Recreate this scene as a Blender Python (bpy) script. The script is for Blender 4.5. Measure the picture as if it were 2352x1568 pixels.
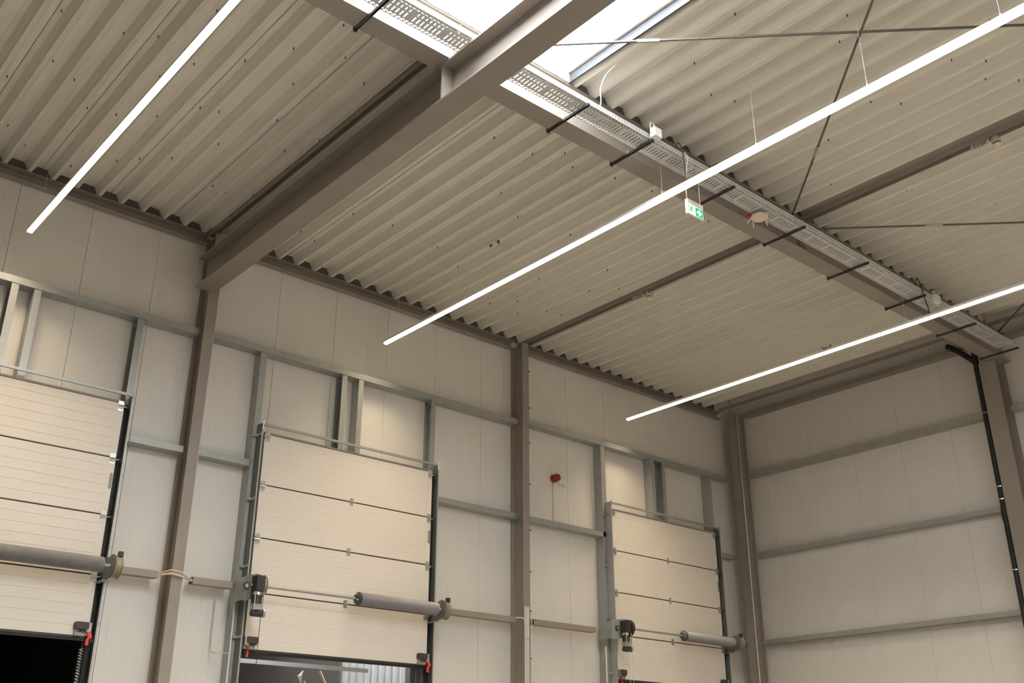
import bpy, math, random
from mathutils import Vector, Matrix
random.seed(7)
for o in list(bpy.data.objects): bpy.data.objects.remove(o, do_unlink=True)
sc = bpy.context.scene
COL = sc.collection
EYE = 1.6                       # camera height above the floor; heights below are given from the eye level

# ------------------------------------------------------------------ camera, sky, exposure
cam_d = bpy.data.cameras.new('camera'); cam = bpy.data.objects.new('camera', cam_d); COL.objects.link(cam)
cam.location = (0, 0, EYE)
cam.rotation_euler = (math.radians(90 + 23.45), 0, math.radians(-41.1))
cam_d.sensor_width = 36; cam_d.lens = 36.06; cam_d.clip_start = .05; cam_d.clip_end = 200
sc.camera = cam
SKY = 15.5
w = bpy.data.worlds.new('overcast_sky'); sc.world = w; w.use_nodes = True
bg = w.node_tree.nodes['Background']; bg.inputs[0].default_value = (.93, .97, 1, 1); bg.inputs[1].default_value = SKY
sc.view_settings.view_transform = 'Standard'; sc.view_settings.look = 'None'
sc.view_settings.gamma = 1; sc.view_settings.use_curve_mapping = False
sc.view_settings.exposure = 0.6
LED = 3.0                       # glow of the lamp covers
LAMP_W = 275.0                  # light of one 21 m lamp line
LEDCOL = (1, .81, .555)

# ------------------------------------------------------------------ materials
def mat(name, col, rough=.5, metal=0, noise=0, scale=6, spec=.5, bump=0, bscale=60):
    m = bpy.data.materials.new(name); m.use_nodes = True
    nt = m.node_tree; b = nt.nodes['Principled BSDF']
    b.inputs['Base Color'].default_value = (*col, 1); b.inputs['Roughness'].default_value = rough
    b.inputs['Metallic'].default_value = metal; b.inputs['Specular IOR Level'].default_value = spec
    if noise or bump:
        tc = nt.nodes.new('ShaderNodeTexCoord')
        if noise:
            n = nt.nodes.new('ShaderNodeTexNoise'); n.inputs['Scale'].default_value = scale; n.inputs['Detail'].default_value = 4
            r = nt.nodes.new('ShaderNodeMapRange'); r.inputs['From Min'].default_value = .3; r.inputs['From Max'].default_value = .7
            r.inputs['To Min'].default_value = 1 - noise; r.inputs['To Max'].default_value = 1 + noise
            mx = nt.nodes.new('ShaderNodeVectorMath'); mx.operation = 'SCALE'; mx.inputs[0].default_value = col
            nt.links.new(tc.outputs['Object'], n.inputs['Vector']); nt.links.new(n.outputs['Fac'], r.inputs['Value'])
            nt.links.new(r.outputs['Result'], mx.inputs['Scale']); nt.links.new(mx.outputs[0], b.inputs['Base Color'])
        if bump:
            n2 = nt.nodes.new('ShaderNodeTexNoise'); n2.inputs['Scale'].default_value = bscale
            bp = nt.nodes.new('ShaderNodeBump'); bp.inputs['Strength'].default_value = bump; bp.inputs['Distance'].default_value = .01
            nt.links.new(tc.outputs['Object'], n2.inputs['Vector']); nt.links.new(n2.outputs['Fac'], bp.inputs['Height'])
            nt.links.new(bp.outputs[0], b.inputs['Normal'])
    return m
M = {}
M['panel'] = mat('wall_panel_paint', (.72, .685, .63), .38, noise=.02, scale=2)
M['deck'] = mat('deck_paint', (.755, .715, .635), .45, noise=.03, scale=1.5)
M['door'] = mat('door_panel_paint', (.74, .68, .60), .42, noise=.015, scale=3)
M['steel'] = mat('brown_steel_paint', (.295, .255, .217), .5, noise=.05, scale=3)
M['galv'] = mat('galvanised_steel', (.40, .41, .395), .40, metal=.45, noise=.07, scale=9)
M['tray'] = mat('tray_zinc', (.62, .63, .62), .45, metal=.3, noise=.08, scale=9)
M['dgalv'] = mat('dark_track_steel', (.15, .165, .155), .5, metal=.3, noise=.08, scale=10)
M['chrome'] = mat('zinc_plated', (.75, .75, .72), .25, metal=.8)
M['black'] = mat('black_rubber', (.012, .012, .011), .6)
M['dark'] = mat('dark_steel', (.045, .04, .036), .5, metal=.2)
M['plastic'] = mat('charcoal_plastic', (.045, .043, .045), .5)
M['spring'] = mat('spring_steel', (.28, .265, .27), .45, metal=.35, noise=.1, scale=12)
M['drum'] = mat('cast_drum', (.30, .26, .19), .55, metal=.3, noise=.15, scale=8)
M['rodsteel'] = mat('dull_rod_steel', (.13, .12, .105), .5, metal=.3)
M['arm'] = mat('dark_zinc', (.085, .082, .075), .4, metal=.4)
M['kerb'] = mat('grey_kerb_paint', (.055, .063, .07), .6)
M['red'] = mat('signal_red', (.75, .07, .03), .4)
M['sred'] = mat('sounder_red', (.28, .012, .012), .4)
M['white'] = mat('white_plastic', (.78, .77, .74), .45)
M['beige'] = mat('cream_plastic', (.74, .64, .55), .5)
M['cable'] = mat('pale_cable', (.62, .50, .40), .6)
M['wcable'] = mat('white_cable', (.75, .73, .68), .5)
M['rcable'] = mat('red_cable', (.5, .05, .04), .5)
M['lamp_body'] = mat('white_aluminium', (.86, .86, .85), .35)
M['concrete'] = mat('concrete_floor', (.285, .275, .26), .45, noise=.08, scale=1.2, bump=.05)
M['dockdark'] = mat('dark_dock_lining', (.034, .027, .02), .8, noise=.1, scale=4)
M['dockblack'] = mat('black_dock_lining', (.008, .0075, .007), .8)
M['closure_shade'] = mat('dark_foam_and_shade', (.10, .088, .075), .8)  # eave foam, and painted shade beside the tray beam
M['green'] = mat('sign_green', (.01, .42, .12), .4)
M['ink'] = mat('printed_black', (.05, .05, .045), .6)
M['paper'] = mat('label_paper', (.72, .68, .60), .6)
M['wood'] = mat('pale_timber', (.62, .48, .30), .6)
def emat(name, col, s):
    m = bpy.data.materials.new(name); m.use_nodes = True
    b = m.node_tree.nodes['Principled BSDF']; b.inputs['Base Color'].default_value = (.8, .8, .8, 1)
    b.inputs['Emission Color'].default_value = (*col, 1); b.inputs['Emission Strength'].default_value = s
    return m
M['led'] = emat('led_diffuser', LEDCOL, LED)
M['sgreen'] = emat('lit_sign_green', (.02, .65, .2), .35); M['sgreen'].node_tree.nodes['Principled BSDF'].inputs['Base Color'].default_value = (.01, .42, .12, 1)
M['swhite'] = emat('lit_sign_white', (.95, 1, .97), .7)
m = bpy.data.materials.new('opal_polycarbonate'); m.use_nodes = True; nt = m.node_tree
for n in list(nt.nodes): nt.nodes.remove(n)
out = nt.nodes.new('ShaderNodeOutputMaterial'); mixn = nt.nodes.new('ShaderNodeMixShader'); tr = nt.nodes.new('ShaderNodeBsdfTransparent'); tl = nt.nodes.new('ShaderNodeBsdfTranslucent')
tr.inputs[0].default_value = (.9, .9, .9, 1); tl.inputs[0].default_value = (.9, .9, .9, 1); mixn.inputs[0].default_value = .35
nt.links.new(tr.outputs[0], mixn.inputs[1]); nt.links.new(tl.outputs[0], mixn.inputs[2]); nt.links.new(mixn.outputs[0], out.inputs[0])
M['opal'] = m
m = mat('white_translucent_bar', (.85, .82, .8), .5); nt = m.node_tree; b_ = nt.nodes['Principled BSDF']; tl = nt.nodes.new('ShaderNodeBsdfTranslucent'); tl.inputs[0].default_value = (.9, .87, .85, 1)
mx_ = nt.nodes.new('ShaderNodeMixShader'); mx_.inputs[0].default_value = .7; nt.links.new(b_.outputs[0], mx_.inputs[1]); nt.links.new(tl.outputs[0], mx_.inputs[2]); nt.links.new(mx_.outputs[0], nt.nodes['Material Output'].inputs[0])
M['opalbar'] = m

# ------------------------------------------------------------------ mesh helpers
WL = {}                                           # world location of every built object
class MB:
    def __init__(s): s.v = []; s.f = []
    def box(s, x0, x1, y0, y1, z0, z1):
        n = len(s.v)
        s.v += [(x, y, z) for z in (z0, z1) for y in (y0, y1) for x in (x0, x1)]
        s.f += [tuple(n + i for i in q) for q in ((0, 2, 3, 1), (4, 5, 7, 6), (0, 1, 5, 4), (2, 6, 7, 3), (0, 4, 6, 2), (1, 3, 7, 5))]
        return s
    def prism(s, pts, axis, a0, a1):
        """closed 2-D outline extruded along an axis: x -> (y,z), y -> (x,z), z -> (x,y)"""
        n = len(s.v); k = len(pts)
        for a in (a0, a1):
            for p, q in pts:
                s.v.append((a, p, q) if axis == 'x' else (p, a, q) if axis == 'y' else (p, q, a))
        for i in range(k):
            j = (i + 1) % k; s.f.append((n + i, n + j, n + k + j, n + k + i))
        s.f.append(tuple(n + i for i in reversed(range(k)))); s.f.append(tuple(n + k + i for i in range(k)))
        return s
    def strip(s, pts, axis, a0, a1):
        n = len(s.v); k = len(pts)
        for a in (a0, a1):
            for p, q in pts:
                s.v.append((a, p, q) if axis == 'x' else (p, a, q) if axis == 'y' else (p, q, a))
        for i in range(k - 1): s.f.append((n + i, n + i + 1, n + k + i + 1, n + k + i))
        return s
    def tube(s, path, r, seg=10, cap=True):
        P = [Vector(p) for p in path]; n = len(s.v); prev = None
        for i, p in enumerate(P):
            d = (P[min(i + 1, len(P) - 1)] - P[max(i - 1, 0)]).normalized()
            if prev is None:
                a = d.cross(Vector((0, 0, 1)) if abs(d.z) < .9 else Vector((1, 0, 0))).normalized()
            else: a = (prev - d * prev.dot(d)).normalized()
            prev = a; b = d.cross(a)
            rr = r[i] if isinstance(r, (list, tuple)) else r
            for j in range(seg):
                t = 2 * math.pi * j / seg; s.v.append(tuple(p + a * (rr * math.cos(t)) + b * (rr * math.sin(t))))
        for i in range(len(P) - 1):
            for j in range(seg):
                k = (j + 1) % seg; s.f.append((n + i * seg + j, n + i * seg + k, n + (i + 1) * seg + k, n + (i + 1) * seg + j))
        if cap:
            s.f.append(tuple(n + j for j in reversed(range(seg)))); s.f.append(tuple(n + (len(P) - 1) * seg + j for j in range(seg)))
        return s
    def build(s, name, material, parent=None, smooth=False, base=False):
        xs, ys, zs = zip(*s.v)
        c = Vector(((min(xs) + max(xs)) / 2, (min(ys) + max(ys)) / 2, min(zs) if base or parent is None else (min(zs) + max(zs)) / 2))
        me = bpy.data.meshes.new(name); me.from_pydata([tuple(Vector(p) - c) for p in s.v], [], s.f); me.update()
        if smooth:
            for p in me.polygons: p.use_smooth = True
        me.materials.append(M[material])
        o = bpy.data.objects.new(name, me); COL.objects.link(o)
        wl = c + Vector((0, 0, EYE)); WL[o] = wl
        if parent is not None: o.parent = parent; o.location = wl - WL[parent]
        else: o.location = wl
        return o
def inst(src, loc, parent):
    """another object on the same mesh, at world location loc (eye-level z)"""
    o = bpy.data.objects.new(src.name.split('.')[0], src.data); COL.objects.link(o)
    wl = Vector(loc) + Vector((0, 0, EYE)); WL[o] = wl; o.parent = parent; o.location = wl - WL[parent]
    return o
def tag(o, label, cat, group=None, kind=None):
    o['label'] = label; o['category'] = cat
    if group: o['group'] = group
    if kind: o['kind'] = kind
    return o
def thing(name, loc, label, cat, group=None, kind=None):
    o = bpy.data.objects.new(name, None); COL.objects.link(o); o.empty_display_size = .1
    wl = Vector(loc) + Vector((0, 0, EYE)); o.location = wl; WL[o] = wl
    return tag(o, label, cat, group, kind)
def isec(mb, axis, a0, a1, c, z, b, h, tf, tw, rot=False):
    """I-section bar. c = centre across, z = bottom (axis x or y) or centre depth (axis z)"""
    P = [(-b/2, 0), (b/2, 0), (b/2, tf), (tw/2, tf), (tw/2, h - tf), (b/2, h - tf), (b/2, h), (-b/2, h), (-b/2, h - tf), (-tw/2, h - tf), (-tw/2, tf), (-b/2, tf)]
    if rot: P = [(q, p) for p, q in P][::-1]
    return mb.prism([(c + p, z + q) for p, q in P], axis, a0, a1)
def csec_x(mb, x0, x1, yf, yb, z0, z1, t=.006, lip=.02):
    """C-rail along x, flat web down (underside), open at the back: front lip, underside, top"""
    mb.box(x0, x1, yf, yf + t, z0, z1); mb.box(x0, x1, yf + t, yb, z0, z0 + t); mb.box(x0, x1, yf + t, yb, z1 - t, z1)
    return mb

YW, XG = 13.15, 17.95
XL, YB, ZF = -12.6, -9.0, -EYE
ZD = 7.53                                   # underside of deck ribs
DOORS = [dict(n=1, x0=1.55, x1=4.49, zb=1.634, sec=.742, open=1.70), dict(n=2, x0=6.53, x1=9.52, zb=1.652, sec=.746, open=1.72), dict(n=3, x0=13.66, x1=16.68, zb=1.705, sec=.751, open=1.78)]

# ------------------------------------------------------------------ floor and plain walls
tag(MB().box(XL, XG + .3, YB, 22, ZF - .2, ZF).build('floor', 'concrete'), 'grey concrete hall floor below the picture', 'floor', kind='structure')
tag(MB().box(XL - .2, XL, YB, YW + .2, ZF, 7.9).build('wall_left', 'panel'), 'plain left end wall of the hall out of view', 'wall', kind='structure')
tag(MB().box(XL, XG + .2, YB - .2, YB, ZF, 7.9).build('wall_front', 'panel'), 'plain wall of the hall behind the camera', 'wall', kind='structure')

# long wall of upright sandwich panels
def panel_profile(a, b):
    """inner face outline (x, depth) with fine grooves every 0.1 m and chamfered edges"""
    pts = [(a + .002, .06), (a + .002, .004), (a + .006, 0)]
    x = a + .1
    while x < b - .05:
        pts += [(x - .005, 0), (x - .002, .0012), (x + .002, .0012), (x + .005, 0)]; x += .1
    return pts + [(b - .006, 0), (b - .002, .004), (b - .002, .06)]
wb = MB().box(XL, XG + .2, YW + .05, YW + .2, 1.9, 9.0)
edges = [XL]
for d in DOORS: edges += [d['x0'] - .06, d['x1'] + .06]
edges.append(XG + .2)
for i in range(0, len(edges), 2): wb.box(edges[i], edges[i + 1], YW + .05, YW + .2, ZF, 1.9)
for d in DOORS: wb.box(d['x0'] - .06, d['x1'] + .06, YW + .05, YW + .2, d['open'], 1.9)
wall_back = tag(wb.build('wall_back', 'dark'), 'long cream sandwich-panel wall with the three sectional doors', 'wall', kind='structure')
J = [2.78 - .99 * i for i in range(14, 0, -1)] + [2.78, 3.75, 4.725, 5.71, 6.70, 7.71, 8.72, 9.73, 10.75, 11.79, 12.83, 13.85, 14.87, 15.89, 16.91]
J = [XL] + [x for x in J if XL + .2 < x < XG - .1] + [XG]
for a, b in zip(J[:-1], J[1:]):
    mb = MB(); cuts = [(a, b, ZF, 1.9)]
    for d in DOORS:
        l, r = d['x0'] - .06, d['x1'] + .06; new = []
        for (p, q, z, z2) in cuts:
            if z > ZF or q <= l or p >= r: new.append((p, q, z, z2)); continue
            if p < l: new.append((p, l, ZF, z2))
            if q > r: new.append((r, q, ZF, z2))
            new.append((max(p, l), min(q, r), d['open'], z2))
        cuts = new
    cuts = [(a, b, ZF, 8.3)] if len(cuts) == 1 and cuts[0][2] == ZF else cuts + [(a, b, 1.9, 8.3)]
    for p, q, z, z2 in cuts:
        mb.strip([(x, YW + dy) for x, dy in panel_profile(p, q)][::-1], 'z', z, z2)
    mb.build('wall_panel', 'panel', wall_back)

# gable wall of upright panels
wall_right = tag(MB().box(XG + .05, XG + .2, YB, YW + .2, ZF, 9.0).build('wall_right', 'dark'), 'cream sandwich-panel gable wall at the right', 'wall', kind='structure')
J = [12.27 - 1.0 * i for i in range(-1, 23)]
J = [YB] + sorted(y for y in J if YB + .1 < y < YW - .1) + [YW]
for a, b in zip(J[:-1], J[1:]):
    MB().strip([(XG + dx, y) for y, dx in panel_profile(a, b)], 'z', ZF, 8.3).build('wall_panel', 'panel', wall_right)

# ------------------------------------------------------------------ ceiling: trapezoidal deck sheets
SK = (3.75, 6.93, .4, 6.92)                 # skylight opening x0, x1, y0, y1
SK2 = (3.75, 6.93, -8.0, -.9)               # unseen skylight added behind the camera to light the lower walls
cm = MB(); zt = ZD + .16
cm.box(XL, SK[0], YB, YW + .2, zt, zt + .12); cm.box(SK[1], 17.28, YB, YW + .2, zt, zt + .12); cm.box(17.28, XG + .2, YB, YW + .2, 8.25, 8.37); cm.box(17.16, 17.28, YB, YW + .2, zt + .12, 8.37)
for ya, yb in ((YB, SK2[2]), (SK2[3], SK[2]), (SK[3], YW + .2)): cm.box(SK[0], SK[1], ya, yb, zt, zt + .12)
ceiling = tag(cm.build('ceiling', 'deck'), 'roof of trapezoidal cream steel deck sheets with deep ribs', 'ceiling', kind='structure')
PITCH = .3127
def deck_sheet(n, length):
    mb = MB(); pts = []; p = PITCH; h = .135
    for k in range(n):
        x = k * p
        pts += [(x - p/2 + .0001, h), (x - p/2 + .008, h), (x - p/2 + .014, h - .006), (x - p/2 + .072, h - .006 if False else h), (x - .052, h*.52), (x - .046, h*.46), (x - .021, 0), (x - .006, 0), (x, .004), (x + .006, 0), (x + .021, 0), (x + .046, h*.46), (x + .052, h*.52), (x + p/2 - .072, h), (x + p/2 - .014, h), (x + p/2 - .008, h)]
    return mb.strip([(x, ZD + z) for x, z in pts][::-1], 'y', 0, length)
def deck_row(y0, y1, phase, x_lo, x_hi):
    cache = {}; i = math.floor((x_lo - phase) / PITCH) - 3
    x = phase + PITCH * i
    while x < x_hi - PITCH:
        n = 0; first = None; xx = x
        for k in range(3):
            xr = x + k * PITCH
            if xr - PITCH/2 >= x_lo - .16 and xr + PITCH/2 <= x_hi + .16:
                if first is None: first = xr
                n += 1
        if n:
            if n not in cache:
                mb = deck_sheet(n, y1 - y0); mb.v = [(a + first, b + y0, c) for a, b, c in mb.v]
                o = mb.build('deck_sheet', 'deck', ceiling); cache[n] = (o, first, WL[o].copy())
            else:
                o, f0, wl = cache[n]
                inst(o, (wl.x + first - f0, wl.y, wl.z - EYE), ceiling)
        x += 3 * PITCH
XE = 17.27
deck_row(7.06, YW + .02, 2.50, XL, XE)
deck_row(SK[3], 7.06, 7.04, XL, XE)
deck_row(SK[2], SK[3], 7.04, XL, SK[0]); deck_row(SK[2], SK[3], 7.04, SK[1], XE)
deck_row(SK2[3], SK[2], 7.04, XL, XE); deck_row(YB, SK2[2], 7.04, XL, XE)
deck_row(SK2[2], SK2[3], 7.04, XL, SK2[0]); deck_row(SK2[2], SK2[3], 7.04, SK2[1], XE)
MB().box(XL, XE, 13.06, 13.075, ZD - .002, ZD + .15).build('rib_closure_shade', 'closure_shade', ceiling)  # eave foam closure, coloured dark for the shaded voids between ribs
MB().box(XL, SK[0], 6.985, 7.0, ZD - .002, ZD + .15).build('rib_closure_shade', 'closure_shade', ceiling); MB().box(SK[1], XE, 6.985, 7.0, ZD - .002, ZD + .15).build('rib_closure_shade', 'closure_shade', ceiling)  # dark strips stand in for the shadow on the tray beam web
# screw tips poking through the deck
mb = MB()
for row, ph, ya, yb in ((0, 2.50, 7.5, 12.8), (1, 7.04, .6, 6.8)):
    for k in range(-25, 50):
        xr = ph + k * PITCH + PITCH/2
        if not 0 < xr < 16.8: continue
        if row == 1 and SK[0] - .2 < xr < SK[1] + .2: continue
        y = ya + random.random() * 1.2
        while y < yb:
            x = xr + random.choice((-.05, .05)) + random.uniform(-.01, .01)
            mb.box(x - .005, x + .005, y - .005, y + .005, ZD + .100, ZD + .135); y += random.uniform(1.0, 2.2)
o = mb.build('screw_tips', 'dark', ceiling); o['kind'] = 'stuff'

# skylights over the rafter
def skylight(n, SK, label, ny):
    win = thing('window_%d' % n, ((SK[0] + SK[1]) / 2, (SK[2] + SK[3]) / 2, ZD + .1), label, 'skylight', kind='structure')
    z0, z1 = ZD, ZD + .155
    MB().box(SK[0] - .02, SK[0], SK[2], SK[3], z0, z1).build('kerb', 'kerb', win)
    MB().box(SK[1], SK[1] + .02, SK[2], SK[3], z0, z1).build('kerb', 'kerb', win)
    MB().box(SK[0], SK[1], SK[3], SK[3] + .02, z0, z1).build('kerb', 'white', win)
    MB().box(SK[0], SK[1], SK[2] - .02, SK[2], z0, z1).build('kerb', 'white', win)
    for i in range(ny):
        a = SK[2] + (SK[3] - SK[2]) * i / ny; b = SK[2] + (SK[3] - SK[2]) * (i + 1) / ny
        for xa, xb in ((SK[0], 5.34), (5.34, SK[1])):
            MB().box(xa, xb, a + .02, b - .02, zt + .02, zt + .026).build('pane', 'opal', win)
        MB().box(SK[0], SK[1], b - .02, b + .02, zt + .0, zt + .05).build('glazing_bar', 'opalbar', win)
    MB().box(5.32, 5.36, SK[2], SK[3], zt + .0, zt + .045).build('glazing_bar', 'opalbar', win)
    pl = bpy.data.lights.new('skylight_portal', 'AREA'); pl.shape = 'RECTANGLE'; pl.size = SK[1] - SK[0]; pl.size_y = SK[3] - SK[2]; pl.cycles.is_portal = True
    po = bpy.data.objects.new('skylight_portal', pl); COL.objects.link(po); po.location = ((SK[0] + SK[1]) / 2, (SK[2] + SK[3]) / 2, EYE + zt + .2)
skylight(1, SK, 'bright white skylight strip above the main beam', 3)
skylight(2, SK2, 'added skylight behind the camera, out of view, lighting the lower walls', 3)

# ------------------------------------------------------------------ steel frame
def column_i(x, z1, label):
    t = thing('steel_column', (x, 12.97, ZF), label, 'column')
    yf = 12.82
    MB().prism([(x - .075, yf), (x + .075, yf), (x + .075, yf + .011), (x - .075, yf + .011)], 'z', ZF, z1).build('flange', 'steel', t)
    MB().prism([(x - .075, YW - .031), (x + .075, YW - .031), (x + .075, YW - .02), (x - .075, YW - .02)], 'z', ZF, z1).build('flange', 'steel', t)
    MB().box(x - .004, x + .004, yf + .011, YW - .031, ZF, z1).build('web', 'steel', t)
    MB().box(x - .14, x + .14, 12.78, YW - .01, ZF, ZF + .02).build('base_plate', 'steel', t)
    return t
column_i(5.485, 7.50, 'brown steel column under the main roof beam, left of the middle door')
cmid = column_i(11.51, 7.44, 'brown steel column between the middle and right doors')
column_i(-.52, 7.50, 'brown steel column left of the left door, out of view')
# bolts on the mid column edge
for i, z in enumerate((6.9, 6.2, 5.55, 4.8, 4.0, 3.3, 2.65, 1.9)):
    MB().tube([(11.585, 12.815, z), (11.606, 12.815, z)], .012, 8).build('bolt', 'dark', cmid)
t = thing('corner_column', (17.63, 12.78, ZF), 'dark brown steel column in the far corner of the hall', 'column')
MB().box(17.45, 17.463, 12.70, 12.86, ZF, 7.46).build('flange', 'steel', t); MB().box(17.80, 17.813, 12.70, 12.86, ZF, 7.46).build('flange', 'steel', t)
MB().box(17.463, 17.80, 12.775, 12.785, ZF, 7.46).build('web', 'steel', t); MB().box(17.40, 17.86, 12.66, 12.90, ZF, ZF + .02).build('base_plate', 'steel', t)
t = thing('gable_column', (17.74, 7.21, ZF), 'wide brown steel gable column beside the black downpipe', 'column')
MB().box(17.55, 17.566, 7.065, 7.365, ZF, 6.965).build('flange', 'steel', t); MB().box(17.91, 17.926, 7.065, 7.365, ZF, 7.5).build('flange', 'steel', t)
MB().box(17.566, 17.91, 7.21, 7.22, ZF, 7.5).build('web', 'steel', t); MB().box(17.5, 17.94, 7.02, 7.41, ZF, ZF + .02).build('base_plate', 'steel', t)

# main beam (rafter) on the left column
RX = 5.335
t = thing('main_roof_beam', (RX, 6.0, 6.505), 'heavy brown I-beam crossing the ceiling below the skylight', 'beam')
zb, zt_ = 6.505, 6.968; b = .30
MB().box(RX - b/2, RX + b/2, YB + .1, 12.80, zb, zb + .02).build('bottom_flange', 'steel', t)
MB().box(RX - b/2, RX + b/2, YB + .1, 12.80, zt_ - .02, zt_).build('top_flange', 'steel', t)
MB().box(RX - .007, RX + .007, YB + .1, 12.80, zb + .02, zt_ - .02).build('web', 'steel', t)
for y in (7.07, 1.0, -5.0):
    for s in (-1, 1):
        MB().box(RX + s * .078 - .068, RX + s * .078 + .068, y - .007, y + .007, zb + .021, zt_ - .021).build('stiffener_plate', 'steel', t)
MB().box(5.412, 5.558, 12.80, 12.818, zb - .01, zt_ + .05).build('end_plate', 'steel', t)

def purlin(y, label, x0, x1):
    t = thing('roof_purlin', ((x0 + x1) / 2, y, 6.972), label, 'beam')
    b, z0, z1 = .25, 6.972, 7.525
    MB().box(x0, x1, y - b/2, y + b/2, z0, z0 + .017).build('bottom_flange', 'steel', t)
    MB().box(x0, x1, y - b/2, y + b/2, z1 - .017, z1).build('top_flange', 'steel', t)
    MB().box(x0, x1, y - .006, y + .006, z0 + .017, z1 - .017).build('web', 'steel', t)
    for x in (RX, 11.6): MB().box(x - .006, x + .006, y - b/2 + .01, y - .007, z0 + .018, z1 - .018).build('stiffener_plate', 'steel', t)
purlin(7.065, 'long brown beam carrying the perforated cable tray', XL + .1, 17.90)
purlin(1.0, 'brown roof beam nearest the camera, just beyond the top edge', XL + .1, 17.90)

def strut(x0, x1, y0, y1, z0, z1, label):
    t = thing('roof_strut', ((x0 + x1) / 2, (y0 + y1) / 2, z0), label, 'beam')
    MB().box(x0, x1, y0, y1, z1 - .008, z1).build('flange', 'steel', t); MB().box(x0, x0 + .008, y0, y1, z0, z1 - .008).build('web', 'steel', t); MB().box(x1 - .008, x1, y0, y1, z0, z1 - .008).build('web', 'steel', t)
    return t
strut(11.555, 11.665, 7.2, 12.96, 7.45, 7.526, 'slim brown strut under the deck from the middle column to the tray beam')
strut(11.555, 11.665, 1.15, 6.93, 7.45, 7.526, 'slim brown strut under the deck right of the tray beam with a detector')
strut(5.35, 5.45, 7.2, 12.96, 7.45, 7.526, 'slim dark brown strut under the deck above the main beam')
strut(17.20, 17.26, 7.2, 12.9, 7.475, 7.526, 'brown edge strut where the deck meets the gable wall')
strut(17.20, 17.26, 1.15, 6.93, 7.475, 7.526, 'brown edge strut along the gable at the far right')
# thin galvanised angle that edges the deck at the gable
tag(MB().box(17.265, 17.28, 7.2, 12.9, 7.485, 7.53).build('deck_edge_angle', 'galv'), 'thin galvanised edge angle along the deck beside the gable wall', 'trim')

# eave beam in bays
for x0, x1, lab in ((-.4, 5.40, 'brown eave beam under the deck ends above the left door'), (5.57, 11.43, 'brown eave beam under the deck ends above the middle door'), (11.59, 17.44, 'brown eave beam under the deck ends above the right door')):
    t = thing('eave_beam', ((x0 + x1) / 2, 13.08, 7.42), lab, 'beam')
    MB().box(x0, x1, 13.13, 13.138, 7.378, 7.526).build('web', 'steel', t); MB().box(x0, x1, 13.01, 13.13, 7.37, 7.378).build('flange', 'steel', t); MB().box(x0, x1, 13.01, 13.13, 7.518, 7.526).build('flange', 'steel', t)
    n = int((x1 - x0) / 1.1)
    for i in range(n):
        x = x0 + .4 + i * 1.1; MB().tube([(x, 13.06, 7.37), (x, 13.06, 7.361)], .010, 8).build('screw_head', 'chrome', t)

# wind bracing rods below the deck
def rod(p, q, label):
    t = thing('bracing_rod', p, label, 'rod')
    P, Q = Vector(p), Vector(q); MB().tube([P, Q], .0145, 8).build('rod', 'rodsteel', t)
    m = P.lerp(Q, .22); d = (Q - P).normalized(); MB().tube([m - d * .12, m + d * .12], .021, 6).build('turnbuckle', 'galv', t)
rod((5.55, 6.95, 7.30), (11.5, 1.05, 7.30), 'thin steel bracing rod running from the skylight across the ribs to the right')
rod((11.25, 6.95, 7.28), (5.45, 1.05, 7.28), 'thin steel bracing rod crossing behind the long lamp towards the tray')
rod((11.62, 6.85, 7.30), (17.2, 1.3, 7.30), 'thin steel bracing rod between the two right-hand lamps')
rod((17.2, 6.80, 7.28), (11.6, 1.1, 7.28), 'thin steel bracing rod rising from the gable column at the right edge')

# ------------------------------------------------------------------ sheeting rails and studs on the long wall
YR = 12.95
def rail(x0, x1, z0, h, label, name='wall_rail', material='galv', cleats=True):
    t = thing(name, ((x0 + x1) / 2, 13.05, z0), label, 'rail')
    MB().box(x0, x1, YR, YR + .006, z0, z0 + h).build('front_flange', material, t)
    MB().box(x0, x1, YR + .006, YW - .004, z0, z0 + .006).build('web', material, t)
    MB().box(x0, x1, YR + .006, YR + .012, z0 + h - .006, z0 + h + .0).build('lip', material, t)
    return t
C1, C2 = 5.485, 11.51
rail(-.4, C1 - .085, 5.88, .092, 'galvanised top wall rail left of the main column')
rail(C1 + .085, C2 - .085, 5.90, .092, 'galvanised top wall rail above the middle door')
rail(C2 + .085, 17.44, 5.955, .092, 'galvanised top wall rail above the right door')
rail(4.66, C1 - .085, 4.14, .088, 'short galvanised rail between the left door and the main column')
rail(C1 + .085, 6.40, 4.15, .088, 'short galvanised rail between the main column and the middle door')
rail(9.68, C2 - .02, 4.20, .088, 'short galvanised rail right of the middle door')
rail(C2 + .085, 13.60, 4.20, .088, 'galvanised rail below the red alarm sounder')
rail(16.86, 17.44, 4.30, .085, 'short galvanised rail between the right door and the corner')
def trunk(x0, x1, z0, label, ends):
    t = thing('cable_trunking', ((x0 + x1) / 2, 12.95, z0), label, 'trunking')
    y0, y1, h = 12.90, 13.03, .088
    MB().box(x0, x1, y0, y0 + .006, z0, z0 + h).build('cover', 'steel', t)
    MB().box(x0, x1, y0 + .006, y1, z0, z0 + .006).box(x0, x1, y0 + .006, y1, z0 + h - .006, z0 + h).box(x0, x1, y1 - .004, y1, z0 + .006, z0 + h - .006).build('trough', 'steel', t)
    MB().box(x0 + .05, x1 - .05, y0 + .01, y1 - .006, z0 + .008, z0 + h - .01).build('inner_shade_fill', 'black', t)  # black fill, the shadow inside the trough made as a solid
    return t
trunk(4.70, 5.27, 2.438, 'brown cable trunking from the left door to the main column', 1)
trunk(5.74, 6.30, 2.425, 'brown cable trunking from the main column to the middle door motor', 1)
trunk(9.74, 11.34, 2.455, 'brown cable trunking right of the middle door spring', 1)
trunk(11.73, 13.20, 2.462, 'brown cable trunking left of the right door gearbox', 1)
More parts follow.
